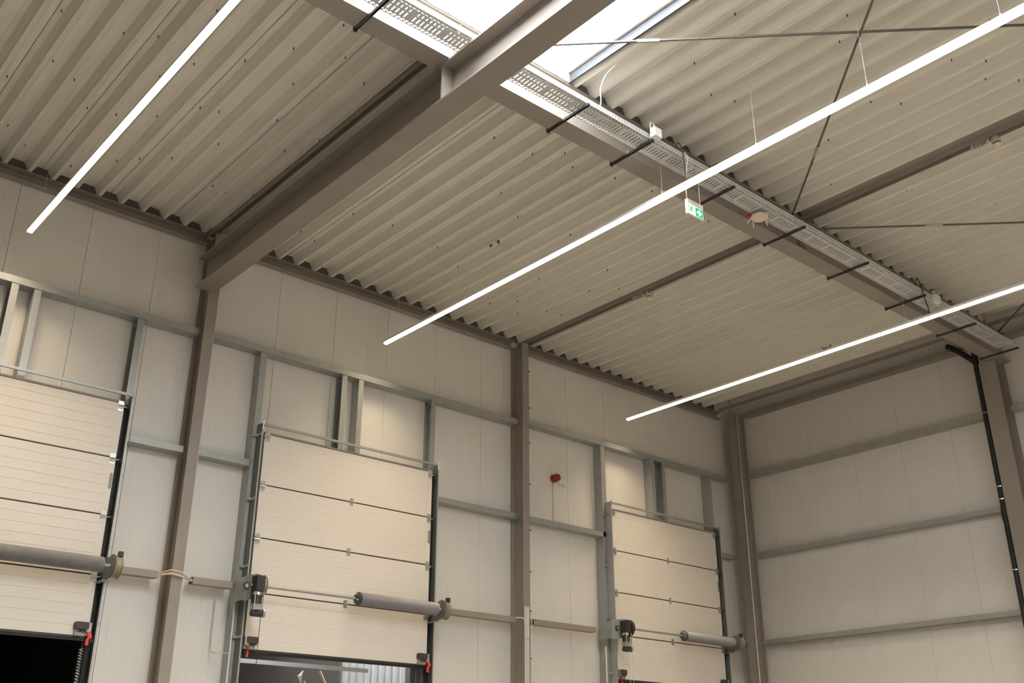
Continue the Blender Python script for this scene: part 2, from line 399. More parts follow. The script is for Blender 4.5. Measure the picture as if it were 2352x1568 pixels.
trunk(16.9, 17.55, 2.55, 'short brown cable trunking ending at the corner column', 1)

def stud(xc, z0, z1, label, wdt=.09, side=-1):   # side: where the web stands; the other side is open
    t = thing('wall_stud', (xc, 13.05, z0), label, 'stud', 'galvanised studs framing the door bays')
    x0, x1 = xc - wdt/2, xc + wdt/2
    MB().box(x0, x1, YR, YR + .006, z0, z1).build('front_flange', 'galv', t)
    xs = x0 if side < 0 else x1 - .006
    MB().box(xs, xs + .006, YR + .006, YW - .004, z0, z1).build('web', 'galv', t)
    MB().box(x0 + .007, x1 - .007, YW - .010, YW - .004, z0, z1).build('back_flange', 'galv', t)
    MB().box(x0 + .007, x1 - .007, YR + .02, YW - .02, z1 - .075, z1 - .069).build('cleat', 'galv', t)
stud(1.50, ZF, 5.87, 'stud at the left jamb of the left door, out of view')
stud(2.92, 1.9, 5.87, 'left stud of the bright pair above the left door', side=1)
stud(3.20, 1.9, 5.87, 'right stud of the bright pair above the left door', side=-1)
stud(4.565, ZF, 5.87, 'galvanised stud along the right side of the left door', side=1)
stud(6.44, ZF, 5.89, 'galvanised stud along the left side of the middle door', .10)
stud(7.84, 1.9, 5.89, 'left stud of the pair above the middle door', side=1)
stud(8.145, 1.9, 5.89, 'right stud of the pair above the middle door')
stud(9.57, ZF, 5.89, 'galvanised stud along the right side of the middle door', side=1)
stud(13.575, ZF, 5.945, 'wide galvanised stud along the left side of the right door', .11)
stud(14.985, 1.9, 5.945, 'left stud of the pair above the right door')
stud(15.31, 1.9, 5.945, 'right stud of the pair above the right door', side=1)
stud(16.76, ZF, 5.945, 'galvanised stud along the right side of the right door')

# gable rails
XR = 17.76
def grail(y0, y1, z0, h, label, material='galv', xr=XR):
    t = thing('gable_rail', (17.85, (y0 + y1) / 2, z0), label, 'rail')
    MB().box(xr, xr + .006, y0, y1, z0, z0 + h).build('front_flange', material, t)
    MB().box(xr + .006, XG - .003, y0, y1, z0, z0 + .006).build('web', material, t)
    MB().box(xr + .006, xr + .012, y0, y1, z0 + h - .006, z0 + h).build('lip', material, t)
for (za, ha, nm, m_) in ((7.40, .06, 'highest brown', 'steel'), (6.045, .09, 'upper galvanised', 'galv'), (4.345, .09, 'middle galvanised', 'galv'), (2.605, .09, 'lowest galvanised', 'galv')):
    grail(7.37, 12.70, za, ha, nm + ' gable rail between the corner and the gable column', m_)
    grail(1.2, 7.05, za, ha, nm + ' gable rail right of the gable column', m_)

# ------------------------------------------------------------------ sectional doors
def section_mesh(x0, x1, z0, z1, yf, yb, depth, n=6):
    pts = [(yb, z0 + .009), (yf + .004, z0 + .009), (yf, z0 + .013)]
    for i in range(1, n):
        z = z0 + (z1 - z0) * i / n
        pts += [(yf, z - .007), (yf + depth, z - .003), (yf + depth, z + .003), (yf, z + .007)]
    pts += [(yf, z1 - .013), (yf + .004, z1 - .009), (yb, z1 - .009)]
    return MB().prism(pts, 'x', x0, x1)
def hinge(x, z, yf, parent, side=0):
    MB().box(x - .03, x + .03, yf - .004, yf, z - .055, z - .012).box(x - .03, x + .03, yf - .004, yf, z + .012, z + .055).build('hinge', 'chrome', parent)
    MB().tube([(x - .03, yf - .009, z), (x + .03, yf - .009, z)], .010, 8).build('hinge', 'galv', parent)
def roller_hinge(x, z, yf, parent, s):
    """edge hinge with roller; s = +1 at the right edge, -1 at the left edge"""
    e = x - s * .045
    h = MB().box(e - .035, e + .035, yf - .005, yf, z - .085, z + .05).box(e - .03, e + .03, yf - .035, yf - .005, z - .05, z - .044).box(e - .03, e + .03, yf - .035, yf - .005, z - .012, z - .006).build('roller_hinge', 'chrome', parent)
    MB().tube([(e - s * .04, yf - .025, z - .028), (x + s * .05, yf - .025, z - .028)], .008, 8).build('roller_pin', 'chrome', h)
    MB().tube([(x + s * .026, yf - .025, z - .028), (x + s * .05, yf - .025, z - .028)], .024, 12).build('roller', 'dark', h)
def door(d):
    n, x0, x1, zb, sec = d['n'], d['x0'], d['x1'], d['zb'], d['sec']
    lab = {1: 'half-open ribbed cream sectional door at the left edge', 2: 'half-open cream sectional door in the middle bay', 3: 'half-open cream sectional door near the corner'}[n]
    t = thing('door_%d' % n, ((x0 + x1) / 2, 12.88, ZF), lab, 'door', kind='structure')
    yf, yb = 12.86, 12.90; xc = (x0 + x1) / 2
    for k in range(4):
        s = section_mesh(x0, x1, zb + k * sec, zb + (k + 1) * sec, yf, yb, .0035 if n == 1 else .0015).build('section', 'door', t)
        z = zb + (k + 1) * sec
        if k < 3:
            hinge(xc + .02 if n == 2 else xc, z, yf, s)
            MB().box(x0 + .004, x1 - .004, yf + .012, yb - .002, z - .012, z + .012).build('section_joint', 'dark', s)
        for sx, s_ in ((x0, -1), (x1, 1)):
            roller_hinge(sx, z - (.03 if k == 3 else -.0), yf, s, s_)
            MB().box(sx - .0 if s_ < 0 else sx - .085, sx + .085 if s_ < 0 else sx, yf - .0015, yf, z - sec + .04, z - .10).build('edge_cap', 'door', s)
    ztop = zb + 4 * sec
    MB().box(x0, x1, yf - .002, yb + .004, ztop - .002, ztop + .022).build('top_seal', 'steel', t)
    MB().box(x0 + .01, x1 - .01, yf + .004, yb - .004, zb - .045, zb + .004).build('bottom_seal', 'black', t)
    MB().box(x0, x1, yf - .004, yf + .004, zb - .016, zb + .014).build('bottom_rail', 'dark', t)
    # tracks
    zt1 = ztop + .125
    for sx, s_ in ((x0, -1), (x1, 1)):
        xo = sx + s_ * .085
        tr_ = MB().box(min(xo, xo - s_ * .004), max(xo, xo - s_ * .004), 12.795, YR - .002, ZF, zt1).build('track', 'galv' if n == 3 and s_ < 0 else 'dgalv', t)
        MB().box(min(xo, xo - s_ * .022), max(xo, xo - s_ * .022), 12.790, 12.795, ZF, zt1).build('track_edge', 'galv', tr_)
        MB().box(min(sx + s_ * .004, xo - s_ * .005), max(sx + s_ * .004, xo - s_ * .005), 12.905, 12.935, ZF, ztop).build('gap_shade_strip', 'black', tr_)  # black strip paints the dark interior of the roller gap
        for i in range(7):
            z = ZF + .6 + i * .93
            if z > zt1 - .1: continue
            MB().box(min(xo, xo + s_ * .05), max(xo, xo + s_ * .05), 12.90, YR - .001, z, z + .035).box(min(xo, xo + s_ * .006), max(xo, xo + s_ * .006), 12.80, 12.90, z, z + .035).build('track_bracket', 'galv', tr_)
        MB().tube([(xo - s_ * .015, 12.79, zt1 - .09), (xo - s_ * .015, 12.79, zt1 + .03)], .009, 8).build('stop_post', 'chrome', tr_)
    MB().box(x0 - .08, x1 + .08, 12.785, 12.815, zt1 - .035, zt1).build('top_bar', 'galv', t)
    # shaft, spring, drums
    ys = 12.60; zs = {1: 2.452, 2: 2.447, 3: 2.545}[n]
    sa, sb = {1: (3.02, 4.44), 2: (8.10, 9.49), 3: (15.20, 16.62)}[n]
    MB().tube([(x0 - .12, ys, zs), (x1 + .12, ys, zs)], .0205, 12).build('shaft', 'galv', t)
    path, rad = [], []; N = int((sb - sa) / .011)
    for i in range(N * 2 + 1):
        path.append((sa + (sb - sa) * i / (N * 2), ys, zs)); rad.append(.094 if i % 2 else .0895)
    sp = MB().tube(path, rad, 20).build('torsion_spring', 'spring', t, smooth=False)
    MB().tube([(sa - .06, ys, zs), (sa - .02, ys, zs), (sa, ys, zs), (sa + .02, ys, zs)], [.05, .095, .097, .09], 14).build('winding_cone', 'arm', sp)
    for k in range(4):
        a = k * math.pi/2 + .4; MB().tube([(sa - .07, ys + .06 * math.cos(a), zs + .06 * math.sin(a)), (sa - .02, ys + .06 * math.cos(a), zs + .06 * math.sin(a))], .012, 6).build('set_screw', 'chrome', sp)
    # right-hand end: bearing plate and cable drum
    bp = MB().prism([(12.50, zs - .10), (12.70, zs - .17), (12.93, zs - .17), (12.93, zs + .10), (12.56, zs + .13), (12.50, zs + .10)], 'x', x1 + .045, x1 + .051).build('bearing_plate', 'dgalv', t)
    MB().box(x1 - .02, x1 + .05, 12.62, 12.92, zs - .176, zs - .170).build('bracket_flange', 'galv', bp)
    MB().tube([(x1 + .055, ys, zs), (x1 + .075, ys, zs), (x1 + .135, ys, zs), (x1 + .15, ys, zs)], [.145, .132, .132, .145], 28).build('cable_drum', 'drum', t)
    MB().box(x1 + .10, x1 + .15, 12.50, 12.56, zs + .11, zs + .17).build('drum_clamp', 'dark', t)
    # left-hand end: gearbox, drum
    if n > 1:
        xa = x0 - .08 if n == 2 else x0 - .14
        pw = .19 if n == 2 else .36
        bp = MB().prism([(xa - pw * .65, zs - .22), (xa + pw * .35, zs - .16), (xa + pw * .35, zs + .16), (xa - pw * .65, zs + .11)], 'y', 12.61, 12.615).build('bearing_plate', 'dgalv' if n == 2 else 'galv', t)
        MB().box(xa - pw * .65, xa - pw * .65 + .006, 12.615, 12.93, zs - .2, zs + .10).build('bracket_flange', 'galv', bp)
        g = MB().prism([(xa - .02, zs - .09), (xa + .09, zs - .09), (xa + .10, zs - .05), (xa + .10, zs + .09), (xa + .07, zs + .11), (xa - .02, zs + .11)], 'y', 12.46, 12.61).build('gearbox', 'dark', t)
        MB().tube([(xa - .10, 12.605, zs - .02), (xa - .10, 12.585, zs - .02)], .045, 16).build('bearing_ring', 'dark', g)
        MB().tube([(xa - .10, 12.604, zs - .02), (xa - .10, 12.58, zs - .02)], .026, 16).build('bearing_core', 'chrome', g)
        MB().tube([(x0 - .005, ys, zs), (x0 + .01, ys, zs), (x0 + .05, ys, zs), (x0 + .06, ys, zs)], [.145, .132, .132, .145], 28).build('cable_drum', 'drum' if n == 2 else 'dark', t)
        xm = xa + .03
        mo = MB().tube([(xm, 12.53, zs - .09), (xm, 12.53, zs - .14), (xm, 12.53, zs - .145), (xm, 12.53, zs - .25)], [.055, .055, .068, .068], 16).build('motor', 'dark', t)
        MB().tube([(xm, 12.53, zs - .10), (xm, 12.53, zs - .138)], .058, 16).build('motor_collar', 'chrome', mo)
        for a in (-.06, .06): MB().box(xm + a - .006, xm + a + .006, 12.455, 12.465, zs - .30, zs - .1).build('motor_strap', 'chrome', mo)
        MB().box(xm - .06, xm + .06, 12.48, 12.58, zs - .33, zs - .25).build('brake_housing', 'galv', mo)
        MB().tube([(xm - .06, 12.53, zs - .37), (xm + .10, 12.53, zs - .37)], .045, 16).build('chain_wheel', 'dark', mo)
        MB().tube([(xm + .09, 12.53, zs - .36), (xm + .125, 12.53, zs - .36)], .055, 16).build('chain_guard', 'galv', mo)
        for a in (.03, .105) if n == 3 else (.06,):
            MB().tube([(xm + a, 12.49, zs - .38), (xm + a, 12.49, ZF + .9)], .004, 6).build('hand_chain', 'wcable' if n == 3 else 'dark', mo)
    # bottom corner fittings with red release lever
    for sx, s_ in ((x0, -1), (x1, 1)):
        if n == 3 and s_ > 0 or True:
            e = sx - s_ * .10; zc = zb + .125
            fx = thing_part = MB().prism([(e - .085, zc - .03), (e - .07, zc - .042), (e + .07, zc - .042), (e + .08, zc - .03), (e + .08, zc + .03), (e + .07, zc + .042), (e - .07, zc + .042), (e - .085, zc + .03)], 'y', 12.80, 12.855).build('sensor_box', 'plastic', t)
            MB().box(e + s_ * .085 - .03, e + s_ * .085 + .03, 12.81, 12.857, zc - .07, zc + .04).build('bracket', 'galv', fx)
            MB().box(e - .06 - s_ * .015, e + .03 - s_ * .015, 12.82, 12.858, zb + .005, zb + .05).build('junction_block', 'spring', fx)
            for i, (a, bb) in enumerate(((-.04, -.02), (0, .03), (.03, -.03))):
                MB().tube([(e + a, 12.83, zc - .04), (e + a + .03, 12.80, zc - .055), (e + bb, 12.82, zc - .075), (e + bb - .01, 12.83, zb + .045)], .006, 6).build('cable', 'dark', fx)
            ex = sx - s_ * .02
            MB().prism([(ex - .02, zb + .055), (ex + .025, zb + .055), (ex + .035 * s_ + .012, zb - .0), (ex + .02, zb - .03), (ex + .012, zb - .10), (ex - .022, zb - .10), (ex - .022, zb - .04), (ex + .0, zb - .0)], 'y', 12.78, 12.80).build('release_lever', 'red', fx)
            MB().tube([(ex + s_ * .035, 12.795, zb - .045), (ex + s_ * .035, 12.765, zb - .045)], .026, 12).build('lever_knob', 'black', fx)
    MB().box(x1 - .045, x1 - .005, yf - .002, yf, zb + 2.45 * sec, zb + 2.72 * sec).build('type_plate', 'spring', t)
    return t
for d in DOORS: door(d)

# ------------------------------------------------------------------ dock enclosures beyond the openings
def dock(x0, x1, zc, y1, material, label):
    t = thing('dock_enclosure', ((x0 + x1) / 2, 15, ZF), label, 'enclosure')
    MB().box(x0, x1, YW + .21, y1, zc, zc + .05).build('roof_lining', material, t)
    MB().box(x0 - .05, x0, YW + .21, y1, ZF, zc + .05).build('side_lining', material, t)
    MB().box(x1, x1 + .05, YW + .21, y1, ZF, zc + .05).build('side_lining', material, t)
    MB().box(x0 - .05, x1 + .05, y1, y1 + .05, ZF, zc + .05).build('end_lining', material, t)
    return t
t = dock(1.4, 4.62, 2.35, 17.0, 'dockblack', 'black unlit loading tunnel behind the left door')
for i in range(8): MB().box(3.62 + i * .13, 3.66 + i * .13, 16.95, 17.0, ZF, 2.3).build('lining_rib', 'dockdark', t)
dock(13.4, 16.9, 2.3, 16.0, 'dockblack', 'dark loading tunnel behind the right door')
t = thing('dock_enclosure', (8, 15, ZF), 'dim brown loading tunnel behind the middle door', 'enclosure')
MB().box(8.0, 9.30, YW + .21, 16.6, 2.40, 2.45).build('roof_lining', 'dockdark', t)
MB().box(6.3, 8.0, 14.30, 16.6, 2.40, 2.45).build('roof_lining', 'dockdark', t)  # stops short: roof gap shaped to let sky light the head beam
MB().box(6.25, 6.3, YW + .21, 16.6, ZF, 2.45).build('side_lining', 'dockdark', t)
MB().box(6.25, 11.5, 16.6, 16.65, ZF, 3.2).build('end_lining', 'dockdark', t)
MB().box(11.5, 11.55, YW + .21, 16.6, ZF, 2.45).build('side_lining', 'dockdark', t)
MB().box(9.30, 11.5, YW + .21, 14.2, 2.40, 2.45).build('roof_lining', 'dockdark', t)  # ends early, leaving an opening added to daylight the corrugated sheet
MB().box(6.4, 9.45, 14.30, 14.36, 1.655, 1.715).build('door_head_beam', 'lamp_body', t)
MB().box(9.42, 9.47, 15.02, 15.1, ZF, 2.2).build('curtain_post', 'white', t)
for i in range(9):
    MB().prism([(9.48 + i * .14, 15.10), (9.50 + i * .14, 15.06), (9.57 + i * .14, 15.06), (9.59 + i * .14, 15.10), (9.62 + i * .14, 15.10), (9.62 + i * .14, 15.12), (9.48 + i * .14, 15.12)], 'z', ZF, 2.2).build('corrugated_sheet', 'lamp_body', t)
MB().tube([(8.25, 14.25, 1.60), (8.2, 14.25, 1.52), (8.24, 14.25, 1.40)], [.01, .035, .008], 8).build('rope_grip', 'wcable', t)
MB().tube([(8.28, 14.25, 1.46), (8.42, 14.25, 1.25)], .014, 8).build('pull_rope', 'wcable', t)
MB().tube([(8.75, 14.6, 1.65), (9.15, 14.6, 1.0)], .022, 8).build('timber_prop', 'wood', t)

# ------------------------------------------------------------------ long LED lamps
def lamp(x, label, y0=-8.5, y1=12.72, z=6.50):
    t = thing('linear_lamp', (x, (y0 + y1) / 2, z), label, 'lamp', 'long LED lamp lines')
    MB().prism([(x - .034, z + .033), (x + .034, z + .033), (x + .034, z + .068), (x + .02, z + .080), (x - .02, z + .080), (x - .034, z + .068)], 'y', y0, y1).build('housing', 'lamp_body', t)
    MB().prism([(x - .033, z + .0325), (x - .033, z + .008), (x - .026, z), (x + .026, z), (x + .033, z + .008), (x + .033, z + .0325)], 'y', y0 + .004, y1 - .004).build('diffuser', 'led', t)
    for y in (y0, y1): MB().box(x - .035, x + .035, y - .003, y + .003, z - .001, z + .08).build('end_cap', 'lamp_body', t)
    ld = bpy.data.lights.new('lamp_light', 'AREA'); ld.shape = 'RECTANGLE'; ld.size = .05; ld.size_y = y1 - y0 - .02; ld.energy = LAMP_W; ld.color = LEDCOL; ld.spread = math.radians(106)
    lo = bpy.data.objects.new('lamp_light', ld); COL.objects.link(lo); lo.parent = t; lo.location = Vector((x, (y0 + y1) / 2, z - .003 + EYE)) - WL[t]
    i = 0; y = 12.4
    while y > y0 + .3:
        MB().tube([(x, y, z + .08), (x, y, ZD - .001)], .0022, 6).build('suspension_wire', 'wcable', t)
        MB().tube([(x, y, z + .078), (x, y, z + .115)], [.012, .007], 8).build('wire_grip', 'white', t)
        y -= 1.385
    return t
lamp(2.90, 'glowing linear LED lamp at the upper left, ending above the left door')
lamp(8.40, 'longest glowing linear LED lamp crossing the picture to the upper right corner')
lamp(14.06, 'glowing linear LED lamp near the gable, lowest at the right')

# ------------------------------------------------------------------ cable tray with support arms
TY0, TY1, TZ = 6.555, 6.825, 6.985
t = tray = thing('cable_tray', (9.7, 6.69, TZ), 'perforated galvanised cable tray hung along the long beam', 'cable tray')
def tray_section(x0, n, pitch=.05):
    mb = MB(); q = lambda a, b, c, d: (mb.v.extend([(a, c, TZ), (b, c, TZ), (b, d, TZ), (a, d, TZ)]), mb.f.append(tuple(len(mb.v) - 4 + i for i in range(4))))
    L = x0 + n * pitch
    # rows of holes (y0, y1, start fraction, end fraction)
    rows = [(.012, .024, .12, .74), (.032, .044, .38, 1.0), (.066, .204, .32, .62), (.226, .238, .38, 1.0), (.246, .258, .12, .74)]
    y = 0
    for (a, b_, f0, f1) in rows:
        q(x0, L, TY0 + y, TY0 + a)
        for i in range(n):
            xa = x0 + i * pitch
            if a == .066 and i % 8 == 7:
                q(xa, xa + pitch, TY0 + a, TY0 + b_); continue
            if f0 > 0: q(xa, xa + pitch * f0, TY0 + a, TY0 + b_)
            if f1 < 1: q(xa + pitch * f1, xa + pitch, TY0 + a, TY0 + b_)
        y = b_
    q(x0, L, TY0 + y, TY1)
    for yy in (TY0, TY1):                     # perforated side walls
        n0 = len(mb.v)
        def qq(a, b_, c, d): mb.v.extend([(a, yy, c), (b_, yy, c), (b_, yy, d), (a, yy, d)]); mb.f.append(tuple(len(mb.v) - 4 + i for i in range(4)))
        qq(x0, L, TZ, TZ + .025); qq(x0, L, TZ + .035, TZ + .06)
        for i in range(n): qq(x0 + i * pitch, x0 + i * pitch + pitch * .55, TZ + .025, TZ + .035)
        mb.box(x0, L, yy - .005, yy + .005, TZ + .058, TZ + .062)
    return mb
s0 = tray_section(-.05, 60).build('tray_section', 'tray', tray)
for k in range(1, 6):
    o = inst(s0, (WL[s0].x + 3.0 * k, WL[s0].y, WL[s0].z - EYE), tray) if k < 5 else None
tray_section(14.95, 44).build('tray_section', 'tray', tray)
for k in range(1, 6):
    x = -.05 + 3 * k; MB().box(x - .004, x + .004, TY0 - .003, TY1 + .003, TZ - .003, TZ + .001).build('joint_strip', 'tray', tray)
for x in (2.65, 4.20, 5.75, 6.84, 7.90, 9.44, 10.98, 12.56, 14.18, 15.80, 17.33):
    if 5.1 < x < 5.9: continue
    a = MB().box(x - .015, x - .012, TY0 - .02, 7.215, TZ - .036, TZ - .006).box(x + .012, x + .015, TY0 - .02, 7.215, TZ - .036, TZ - .006).box(x - .012, x + .012, TY0 - .02, 7.215, TZ - .011, TZ - .006).build('support_arm', 'arm', tray)
    MB().box(x - .018, x + .018, 7.195, 7.22, TZ - .045, TZ + .02).build('beam_clamp', 'dark', a)
    MB().box(x - .012, x + .012, 6.92, 6.938, TZ - .006, TZ + .035).build('beam_clamp', 'chrome', a)
# cables in the tray
def tube_thing(name, path, r, material, label, cat, seg=8):
    o = MB().tube(path, r, seg).build(name, material, None, smooth=True); return tag(o, label, cat)
tube_thing('cable', [(x, 6.78 + .012 * math.sin(x * 1.3), TZ + .012) for x in [i * .25 for i in range(2, 62)]], .007, 'rcable', 'thin red cable lying along the near edge of the cable tray', 'cable')
tube_thing('cable', [(x, 6.70 + .02 * math.sin(x * .9), TZ + .012) for x in [i * .25 for i in range(2, 66)]], .009, 'dark', 'black cable lying in the middle of the cable tray', 'cable')
tube_thing('cable', [(x, 6.62 + .015 * math.sin(x * 1.1 + 1), TZ + .012) for x in [i * .25 for i in range(2, 66)]], .009, 'wcable', 'pale cable lying along the far edge of the cable tray', 'cable')
def arc(pts, n=8):
    """smooth path through control points (Catmull-Rom)"""
    P = [Vector(p) for p in pts]; P = [P[0]] + P + [P[-1]]; out = []
    for i in range(1, len(P) - 2):
        for k in range(n):
            u = k / n; a, b, c, d = P[i - 1], P[i], P[i + 1], P[i + 2]
            out.append(.5 * ((2 * b) + (c - a) * u + (2 * a - 5 * b + 4 * c - d) * u * u + (3 * b - a - 3 * c + d) * u ** 3))
    return out + [P[-2]]
tube_thing('lamp_feed_cable', arc([(8.34, 6.60, TZ + .03), (8.345, 6.56, TZ + .12), (8.36, 6.52, TZ + .14), (8.385, 6.50, TZ + .05), (8.40, 6.49, TZ - .2), (8.40, 6.49, 6.60), (8.40, 6.50, 6.575)]), .008, 'dark', 'black feed cable dropping from the tray to the longest lamp', 'cable')
tube_thing('lamp_feed_cable', arc([(14.0, 6.60, TZ + .03), (14.02, 6.56, TZ + .22), (14.03, 6.52, TZ + .10), (14.05, 6.50, TZ - .15), (14.09, 6.49, 6.68), (14.08, 6.50, 6.58)]), .008, 'dark', 'black feed cable dropping from the tray to the lamp near the gable', 'cable')
tube_thing('skylight_cable', arc([(7.06, 6.60, TZ + .04), (7.05, 6.55, TZ + .12), (7.02, 6.52, 7.25), (7.05, 6.46, 7.42), (7.10, 6.30, 7.545)]), .0065, 'wcable', 'white cable curving from the tray up beside the skylight', 'cable')
# junction boxes on the tray rim
def jbox(x, y, z, s, label):
    t = thing('junction_box', (x, y, z), label, 'box')
    MB().box(x - s, x + s, y - .035, y + .035, z, z + 2 * s).build('body', 'white', t)
    MB().box(x - s + .004, x + s - .004, y - .043, y - .035, z + .004, z + 2 * s - .004).build('lid', 'white', t)
    MB().tube(arc([(x - s, y, z + s), (x - s - .03, y, z + s + .02), (x - s - .02, y, z + 2 * s + .05), (x - s + .03, y, z + 2 * s + .055), (x - s + .04, y, z + 2 * s)]), .006, 6).build('cable_loop', 'wcable', t)
jbox(7.905, 6.49, 6.975, .062, 'white junction box with a cable loop on the tray rim, left of the longest lamp')
jbox(14.44, 6.50, 6.895, .062, 'pale junction box on the tray rim behind the lamp near the gable')
# access point with antennas under the tray
t = thing('wireless_access_point', (10.24, 6.75, 6.88), 'cream access point with stub antennas under the cable tray', 'access point')
ax, ay = 10.24, 6.75
octo = [(-.105, -.05), (-.05, -.10), (.05, -.105), (.10, -.05), (.105, .05), (.05, .10), (-.05, .10), (-.105, .045)]
MB().prism([(ax + p, ay + q) for p, q in octo], 'z', 6.905, 6.935).build('body', 'beige', t)
MB().prism([(ax + p * .72, ay + q * .72) for p, q in octo], 'z', 6.896, 6.905).build('cover', 'beige', t)
for p, q, dx, dy, dz in ((-.085, .06, -.045, .05, -.085), (-.01, .095, .004, .01, -.115), (.095, -.02, .05, 0, -.07), (.03, -.095, .01, -.02, .05)):
    MB().tube([(ax + p, ay + q, 6.915), (ax + p + dx, ay + q + dy, 6.915 + dz)], .0085, 8).build('antenna', 'beige', t)
MB().box(ax - .11, ax - .05, 6.82, 6.86, 6.935, 6.965).build('mount_clip', 'rcable', t)
tube_thing('access_point_cable', arc([(10.345, 6.74, 6.925), (10.42, 6.76, 6.945), (10.50, 6.80, 6.975)]), .006, 'wcable', 'white lead from the access point to the tray', 'cable')

# exit sign
t = thing('exit_sign', (8.67, 6.6, 6.25), 'hanging emergency exit sign with running figure and white arrow on green', 'sign')
sx0, sx1, sz0, sz1 = 8.525, 8.815, 6.262, 6.455
MB().box(sx0, sx1, 6.585, 6.625, 6.395, sz1).build('housing', 'white', t)
MB().box(sx0, sx1, 6.595, 6.612, sz0, 6.395).build('sign_plate', 'swhite', t)
MB().box(sx0 - .002, sx0 + .012, 6.588, 6.622, sz0, 6.396).build('edge_strip', 'white', t)
MB().box(sx0, sx1, 6.592, 6.616, sz0 - .006, sz0 + .004).build('edge_strip', 'white', t)
MB().box(8.676, 8.808, 6.5935, 6.5948, 6.270, 6.389).build('green_field', 'sgreen', t)
MB().prism([(8.700, 6.318), (8.745, 6.318), (8.728, 6.290), (8.752, 6.290), (8.790, 6.330), (8.752, 6.370), (8.728, 6.370), (8.745, 6.342), (8.700, 6.342)], 'y', 6.5915, 6.5934).build('arrow', 'swhite', t)
fg = MB(); Y0, Y1 = 6.5915, 6.5948
fg.box(8.545, 8.553, Y0, Y1, 6.275, 6.385)
fg.prism([(8.603 + .012 * math.cos(a * math.pi/4), 6.368 + .012 * math.sin(a * math.pi/4)) for a in range(8)], 'y', Y0, Y1)
fg.prism([(8.585, 6.352), (8.607, 6.356), (8.602, 6.322), (8.580, 6.318)], 'y', Y0, Y1)
fg.prism([(8.582, 6.322), (8.602, 6.322), (8.622, 6.312), (8.616, 6.285), (8.608, 6.287), (8.612, 6.306)], 'y', Y0, Y1)
fg.prism([(8.580, 6.322), (8.595, 6.318), (8.578, 6.300), (8.560, 6.292), (8.558, 6.300), (8.572, 6.306)], 'y', Y0, Y1)
fg.prism([(8.606, 6.352), (8.628, 6.340), (8.632, 6.346), (8.608, 6.360)], 'y', Y0, Y1)
fg.prism([(8.586, 6.352), (8.566, 6.338), (8.562, 6.344), (8.584, 6.360)], 'y', Y0, Y1)
fg.build('running_figure', 'green', t)
MB().tube(arc([(8.545, 6.605, sz1), (8.54, 6.605, 6.62), (8.535, 6.57, 6.85), (8.53, 6.54, 7.0), (8.50, 6.55, 7.06), (8.46, 6.60, 7.02)]), .006, 6).build('feed_cable', 'wcable', t)
MB().tube([(8.79, 6.605, sz1), (8.79, 6.605, TZ)], .0028, 6).build('suspension_wire', 'wcable', t)

# smoke detectors with number plates
def text_mesh(body, size, material, parent, mtx):
    cu = bpy.data.curves.new('plate_text', 'FONT'); cu.body = body; cu.size = size; cu.extrude = .0006; cu.align_x = 'CENTER'; cu.align_y = 'CENTER'
    o = bpy.data.objects.new('tmp', cu); COL.objects.link(o); dg = bpy.context.evaluated_depsgraph_get()
    me = bpy.data.meshes.new_from_object(o.evaluated_get(dg)); bpy.data.objects.remove(o); me.transform(mtx)
    me.materials.clear(); me.materials.append(M[material])
    xs = [v.co.copy() for v in me.vertices]; c = sum(xs, Vector()) / len(xs)
    me.transform(Matrix.Translation(-c))
    p = bpy.data.objects.new('plate_number', me); COL.objects.link(p); WL[p] = c + Vector((0, 0, EYE)); p.parent = parent; p.location = WL[p] - WL[parent]
def detector(x, y, label, dark):
    z = 7.44
    t = thing('smoke_detector', (x, y, z - .1), label, 'detector')
    MB().tube([(x, y, z + .045), (x, y, z + .002), (x, y, z), (x, y, z - .03)], [.055, .055, .062, .062], 24).build('base', 'beige', t)
    MB().tube([(x, y, z - .03), (x, y, z - .034), (x, y, z - .052), (x, y, z - .056)], [.05, .036, .036, .052], 24).build('vent_ring', 'drum', t)
    MB().tube([(x, y, z - .056), (x, y, z - .066), (x, y, z - .085), (x, y, z - .092)], [.052, .05, .036, .02], 24).build('cap', 'beige', t)
    MB().tube([(x + .06, y - .02, z + .05), (x + .066, y - .02, z - .0), (x + .06, y - .01, z - .01)], .012, 8).build('cable_gland', 'dark', t)
    # number plate hangs on the strut beside the detector, readable from the gable side
    px = x - .062; py0, py1 = y + .06, y + .30
    pm = MB().box(px - .0015, px + .0015, py0, py1, z - .035, z + .045).build('number_plate', 'paper', t)
    # read upside down from the camera side (-x)
    mtx = Matrix.Translation((px - .0025, (py0 + py1) / 2, z + .005)) @ Matrix.Rotation(math.radians(-90), 4, 'Z') @ Matrix.Rotation(math.radians(90), 4, 'X') @ Matrix.Rotation(math.radians(180), 4, 'Z')
    text_mesh('20/12' if dark else '20/11', .075, 'ink', t, mtx)
detector(11.69, 4.15, 'smoke detector with upside-down number plate, at the upper right strut', True)
detector(11.70, 9.98, 'smoke detector with small number plate, on the strut left of the tray', False)

CLIPX = 2.50 + 20 * PITCH
